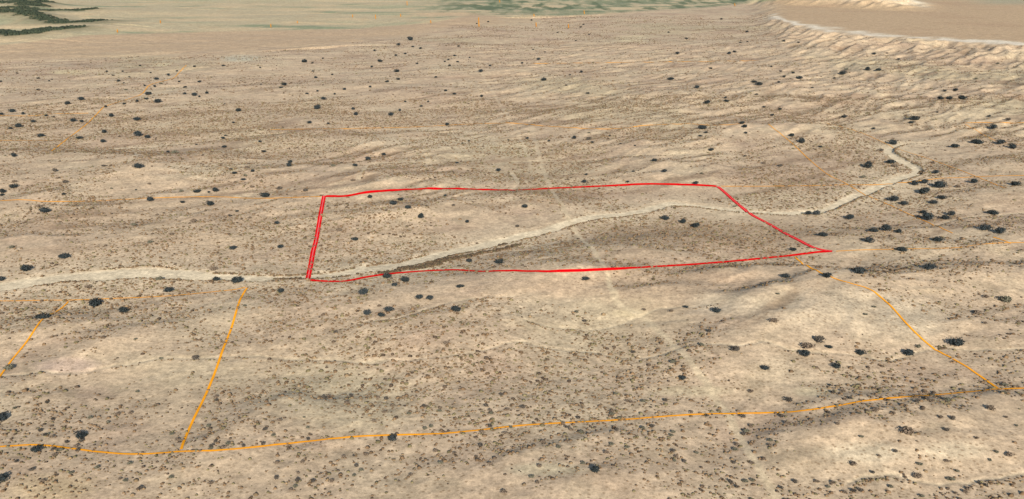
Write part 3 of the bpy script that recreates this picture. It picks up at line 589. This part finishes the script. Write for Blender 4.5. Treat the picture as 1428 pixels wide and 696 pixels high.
ORD = ['leftmost', 'second from left', 'third from left', 'fourth from left', 'fifth from left', 'sixth from left', 'seventh from left', 'eighth from left', 'ninth from left', 'tenth from left',
       'eleventh from left', 'twelfth from left', 'thirteenth from left', 'fourteenth from left', 'fifteenth from left']
def wash_y(x): return float(np.interp(x, [q[0] for q in WASH[:26]], [q[1] for q in WASH[:26]]))
def region(x, y):
    """a stretch of land one can find in the photo"""
    top = float(np.interp(x, [452, 545, 714, 860, 1000], [274, 266, 266, 259, 260]))
    bot = float(np.interp(x, [430, 500, 610, 714, 900, 1140], [391, 389, 378, 378, 373, 352]))
    xl = float(np.interp(y, [274, 390], [452, 430])); xr = float(np.interp(y, [260, 312, 351], [1000, 1071, 1163]))
    c5 = ['far left', 'left', 'middle', 'right', 'far right'][min(4, int(x / 286))]
    c8 = ['left edge', 'far left', 'left', 'left of centre', 'right of centre', 'right', 'far right', 'right edge'][min(7, max(0, int(x / 178.5)))]
    if top < y < bot and xl < x < xr:
        if y > wash_y(x): return 'inside red outline, near side of wash, %s part' % ('left' if x < 800 else 'right')
        return 'inside red outline, beyond the wash, %s part' % ('left' if x < 600 else 'right')
    if y >= 540: return 'by the long orange foreground line, %s' % c5
    if y >= 455: return 'along the thin foreground gully, %s' % c5
    if x < 440 and y > 365: return 'beside or below the wash, left of red outline'
    if x < 440 and y > 283: return 'below the faint orange line, left of red outline'
    if bot <= y and xl < x < 800: return 'just below the red outline, %s of it' % ('left half' if x < 560 else 'middle')
    if y > 395: return 'below the red outline, right of the dirt track'
    if y >= 335 and x >= 800: return 'near the lower right corner of red outline, %s' % ('left side' if x < 1150 else 'right side')
    if y >= 285 and x > 1000: return 'between wash and right corner, lower row, %s' % ('left' if x < 1300 else 'right')
    if y >= 240 and x > 1000: return 'right of the wash bend, %s group' % ('left' if x < 1310 else 'right')
    if y >= 205: return 'beyond red outline, nearest belt, %s' % c8
    if y >= 178: return 'beyond red outline, second belt, %s' % c8
    if y >= 152: return 'beyond red outline, third belt, %s' % c8
    if y >= 128: return 'on mid-distance rise, %s' % c8
    if y >= 104: return 'on lower distant hills, %s' % c8
    if y >= 84: return 'on higher distant hills, %s' % c8
    return 'on the farthest hills, %s' % c8
def place(items, kind, group):
    reg = {}
    for it in items: reg.setdefault(region(it[0], it[1]), []).append(it)
    out = []
    for k, lst in reg.items():
        lst.sort()
        for i, it in enumerate(lst):
            if len(lst) == 1: w = 'single'
            else: w = ORD[i] if i < len(ORD) else 'number %d from left' % (i + 1)
            out.append((it, k, w))
    return out
tree_list = []
TX = []
for (x, y, w), reg_, od in place(TREES, 'tree', ''):
    wx_, wy_, wz_ = (float(v[0]) for v in hit(x, y + w * 0.10))
    slant = math.sqrt(wx_ ** 2 + wy_ ** 2 + (CAM_H - wz_) ** 2)
    size = max(1.6, w * (0.98 if w < 8 else 1.2 if w < 16 else 1.08) * slant / FPX)
    word = 'big' if w > 17 else ('small' if w < 8 else '')
    lab = ('%s %sdark tree %s' % (od, (word + ' ') if word else '', reg_)) if od != 'single' else ('only %sdark tree %s' % ((word + ' ') if word else '', reg_))
    root = bpy.data.objects.new('evergreen_tree', None); COL.objects.link(root); root.location = (wx_, wy_, wz_)
    root.rotation_euler = (0, 0, rng.uniform(0, 6.28)); sc_ = size * rng.uniform(.95, 1.1); root.scale = (sc_, sc_ * rng.uniform(.8, 1.0), sc_ * rng.uniform(.72, .95))
    tag(root, lab, 'tree', 'dark evergreen trees scattered over the desert')
    link('crown', CROWNS[rng.integers(len(CROWNS))], root)
    if w > 11: link('trunk', TRUNKS[rng.integers(3)], root)
    TX.append((wx_, wy_, size))

# shrubs: random scatter over the land, thick where the photo has it thick, and on slopes facing away to deepen their shade
def scatter(n, y0, y1, seed, dens):
    r = np.random.default_rng(seed)
    y = np.sqrt(r.uniform(y0 ** 2, y1 ** 2, n)); x = r.uniform(-.62, .62, n) * y
    a, b = project(x, y, 0.0)
    d = smooth(-0.5, 0.4, np.clip(-4.0 * (ground(x, y + 3) - ground(x, y - 3)) / 6, -.3, .8) + fbm(x, y, 95, 3, 501) + 0.35 * fbm(x, y, 28, 2, 511) + dens(a, b)) ** 1.2
    ok = (r.uniform(size=n) < d) & (gather(WASH_D, x, y) > 0.5) & (gather(TRK_D, x, y) > 0.0) & (gather(GUL_D, x, y) > 0.2) & (gather(green + inside + flatm, x, y) < 0.25)
    return x[ok], y[ok], r
def dens(a, b):
    g = lambda cx, cy, rx0, ry0: np.exp(-0.5 * (((a - cx) / rx0) ** 2 + ((b - cy) / ry0) ** 2))
    return (0.5 * g(580, 530, 150, 45) + 0.5 * g(570, 330, 120, 26) + .35 * g(180, 185, 220, 18) + .4 * g(150, 570, 150, 30) + .3 * g(250, 385, 250, 20) + .35 * g(1300, 105, 60, 8) + .4 * g(1160, 270, 80, 14) + .3 * g(900, 490, 120, 30) + .4 * g(1000, 140, 200, 14)
            - .5 * g(1210, 632, 90, 22) - .4 * g(1130, 430, 110, 30) - .35 * g(200, 480, 90, 22) - .3 * g(60, 675, 70, 25) - .25 * g(900, 420, 150, 20) - .3 * g(700, 420, 120, 20))
bx, by, r = scatter(235000, 300, 1300, 601, dens)
bs = 0.88 * np.exp(r.normal(0, .50, len(bx))) + 0.12
bs = np.minimum(bs, 2.6)
fx, fy, r2 = scatter(85000, 1300, 2700, 602, dens)
fs_ = np.minimum(1.2 * np.exp(r2.normal(0, .35, len(fx))) + 0.3, 3.6)
# the largest-looking ones stand as plants of their own
a_, b_ = project(bx, by, 0.0)
vis = (a_ > 5) & (a_ < 1423) & (b_ > 5) & (b_ < 690)
app = np.where(vis, bs / by, 0)
order = np.argsort(-app); NIND = 300 - len(SHRUBS)
big = order[:NIND]; rest = order[NIND:]
def add_shrub(x, y, z, size, lab, dark=False, kindx=None):
    root = bpy.data.objects.new('desert_shrub', None); COL.objects.link(root); root.location = (x, y, z); root.rotation_euler = (0, 0, rng.uniform(0, 6.28))
    root.scale = (size, size * rng.uniform(.75, 1.0), size * rng.uniform(.7, 1.05)); tag(root, lab, 'shrub', 'brown and grey-green shrubs scattered over the desert')
    link('foliage', SHR[kindx if kindx is not None else rng.integers(len(SHR))], root)
    if size > 3: link('stem', STEM, root)
HUE = ['brown', 'grey-green', 'dark brown']
for (x, y, w), reg_, od in place(SHRUBS, 'shrub', ''):
    wx_, wy_, wz_ = (float(v[0]) for v in hit(x, y + w * 0.1))
    slant = math.sqrt(wx_ ** 2 + wy_ ** 2 + (CAM_H - wz_) ** 2); k = int(rng.integers(9))
    add_shrub(wx_, wy_, wz_, w * 1.05 * slant / FPX, ('%s wide %s shrub %s' % (od, HUE[k % 3], reg_)).replace('single', 'only'), kindx=k)
big = sorted(big, key=lambda i: a_[i])
def land(x, y):
    c = 'far left' if x < 286 else 'left' if x < 571 else 'middle' if x < 857 else 'right' if x < 1142 else 'far right'
    return ('below the long orange foreground line' if y > 600 else 'in the foreground scrub above the orange line') + ', ' + c
for i in big:
    add_shrub(float(bx[i]), float(by[i]), float(ground(bx[i], by[i])), float(bs[i]) * 1.25, 'small low brown shrub among many, ' + land(a_[i], b_[i]))

def cover_mesh(name, x, y, s, r, nv=6, rings=2, dark=False):
    """low bushy clumps: a ragged dome each"""
    n = len(x); z = ground(x, y)
    tmpl = []; cols = []
    V = nv * rings + 1
    ang = (np.arange(nv) * 2 * math.pi / nv)[None, :] + r.uniform(0, 6.28, (n, 1))
    co = np.zeros((n, V, 3)); hh = s * r.uniform(.28, .45, n)
    for k in range(rings):
        rad = (0.5, .38)[k] * s[:, None] * r.uniform(.65, 1.3, (n, nv)); zz = (0.0 if k == 0 else .62) * hh[:, None] * r.uniform(.7, 1.3, (n, nv)) - (0.08 if k == 0 else 0)
        a2 = ang + k * .4 + r.uniform(-.25, .25, (n, nv))
        co[:, k * nv:(k + 1) * nv, 0] = x[:, None] + rad * np.cos(a2); co[:, k * nv:(k + 1) * nv, 1] = y[:, None] + rad * np.sin(a2); co[:, k * nv:(k + 1) * nv, 2] = z[:, None] + zz
    co[:, -1, 0] = x; co[:, -1, 1] = y; co[:, -1, 2] = z + hh
    f = []
    for k in range(rings - 1):
        for j in range(nv):
            j2 = (j + 1) % nv; a, b, c, d = k * nv + j, k * nv + j2, (k + 1) * nv + j2, (k + 1) * nv + j; f += [(a, b, c), (a, c, d)]
    k = (rings - 1) * nv
    for j in range(nv): f.append((k + j, k + (j + 1) % nv, V - 1))
    f = np.array(f); F_ = (f[None] + (np.arange(n) * V)[:, None, None]).reshape(-1, 3)
    pal = np.array([C(112, 90, 66), C(104, 84, 62), C(108, 98, 70), C(82, 68, 54), C(124, 104, 78)]) * (0.72 if dark else 1.12)
    c = pal[r.choice(5, n, p=[.3, .25, .2, .1, .15])] * r.uniform(.75, 1.2, (n, 1))
    return mesh_np(name, co.reshape(-1, 3), F_, [M_COVER], np.repeat(c, V, 0), smooth_=False)
def shade_brush_line(poly, n, side, off, seed, gap=-.12, lo=.8, hi=1.9):  # brush rows that stand for the dark shade of banks and bluffs
    r_ = np.random.default_rng(seed); a = np.array(world_poly(densify(poly, 5))); sg = np.concatenate([[0], np.cumsum(np.hypot(*np.diff(a, axis=0).T))])
    hwm = np.array(half_widths(densify(poly, 5), [tuple(v) for v in a])) if off is None else np.full(len(a), off)
    t_ = r_.uniform(0, sg[-1], n); keep = fbm(t_, t_ * 0 + seed, 40, 2, seed) > gap; t_ = t_[keep]
    x0, y0, h0 = np.interp(t_, sg, a[:, 0]), np.interp(t_, sg, a[:, 1]), np.interp(t_, sg, hwm)
    tg = np.gradient(a, axis=0); tg /= np.linalg.norm(tg, axis=1)[:, None] + 1e-9
    tx_, ty_ = np.interp(t_, sg, tg[:, 0]), np.interp(t_, sg, tg[:, 1]); o_ = side * (h0 + 0.4 + np.abs(r_.normal(0, 1.3, len(t_))))
    xx_, yy_ = x0 - ty_ * o_, y0 + tx_ * o_
    if off is None: yy_ = yy_ - fbm(x0, y0, 34, 3, 122) * 6.0; xx_ = xx_ - 3 * fbm(x0, y0, 30, 3, 121)
    else: yy_ = yy_ - fbm(x0, y0, 22, 3, 132) * 5
    return xx_, yy_, r_.uniform(lo, hi, len(t_))
LB = [shade_brush_line(WASH, 1500, -1, None, 31), shade_brush_line(WASH[:14], 700, 1, None, 33)]  # rows added for the shade lines at wash and gully edges
for gi_, g in enumerate(GULLIES): LB.append(shade_brush_line(g, 260 if gi_ < 1 else 120, -1, 1.6, 41 + gi_, lo=.7, hi=1.6))
lx, ly, lsz = (np.concatenate([q[i] for q in LB]) for i in range(3))
m_ = (ly > 160) & (np.abs(lx) < .72 * ly); lx, ly, lsz = lx[m_], ly[m_], lsz[m_]
x_ = np.concatenate([bx[rest], lx]); y_ = np.concatenate([by[rest], ly]); s_ = np.concatenate([bs[rest], lsz])
o = link('desert_scrub', cover_mesh('desert_scrub', x_, y_, s_, np.random.default_rng(5)))
tag(o, 'low brown desert scrub dotting the ground everywhere in front of the far hills', 'scrub', kind='stuff')
bl = [shade_brush_line([(525, 385, 3), (560, 379, 4), (600, 371, 4), (630, 362, 4), (670, 353, 3), (715, 340, 3)], 2600, 1, None, 91, lo=1.0, hi=2.6), shade_brush_line([(530, 386, 8), (570, 381, 10), (605, 374, 6), (645, 364, 5), (690, 354, 5), (725, 345, 5)], 1500, 1, 0.2, 92, gap=-.5, lo=1.2, hi=2.6), shade_brush_line([(560, 382, 8), (600, 376, 10), (635, 367, 6), (665, 360, 5)], 1100, 1, 2.0, 98, gap=-.5, lo=1.4, hi=2.8),
      shade_brush_line([(575, 382, 8), (610, 375, 10), (640, 369, 6)], 500, 1, 0.5, 99, gap=-.3, lo=1.2, hi=2.6),
      shade_brush_line([(380, 388, 3), (420, 389, 3), (470, 388, 3), (520, 384, 3)], 300, 1, 1.0, 93), shade_brush_line([(1270, 499, 3), (1295, 494, 3), (1325, 488, 3)], 200, 1, 1.0, 94, lo=.8, hi=1.5),
      shade_brush_line([(915, 409, 4), (975, 402, 5), (1010, 396, 4), (1060, 390, 3), (1100, 388, 3)], 420, 1, None, 95), shade_brush_line([(1190, 399, 3), (1220, 396, 3), (1270, 388, 3)], 200, 1, None, 96),
      shade_brush_line([(1255, 246, 3), (1275, 243, 3), (1280, 238, 3)], 120, -1, 1.0, 97)]
bx2, by2, bs2 = (np.concatenate([q[i] for q in bl]) for i in range(3))
o = link('bank_shade_brush', cover_mesh('bank_shade_brush', bx2, by2, bs2 * 1.1, np.random.default_rng(8), dark=True))  # dark clumps added where banks, bluffs and ridges turn into shade
tag(o, 'dark brush clumps added as shade along the cut banks and bluffs beside the wash', 'brush', kind='stuff')
o = link('far_desert_scrub', cover_mesh('far_desert_scrub', fx, fy, fs_ * 1.15, np.random.default_rng(6), nv=4))
tag(o, 'fine brown scrub speckling the distant desert hills', 'scrub', kind='stuff')
# far woodland on the spurs at the upper left
r = np.random.default_rng(11); n = 90000
wy0 = np.sqrt(r.uniform(1900 ** 2, 4200 ** 2, n)); wx0 = r.uniform(-.60, -.33, n) * wy0
k = (gather(woods_m, wx0, wy0) > r.uniform(0.35, 1.2, n)); wx0, wy0 = wx0[k][:14000], wy0[k][:14000]
me = cover_mesh('woodland', wx0, wy0, r.uniform(4, 9, len(wx0)), r, nv=5); me.materials.clear(); me.materials.append(M_WOOD)
o = link('woodland', me); tag(o, 'dark green woodland along the far spurs in the upper left corner', 'woodland', kind='stuff')
print('trees', len(TREES), 'shrubs', len(SHRUBS), 'scrub', len(x_), len(fx), 'wood', len(wx0))
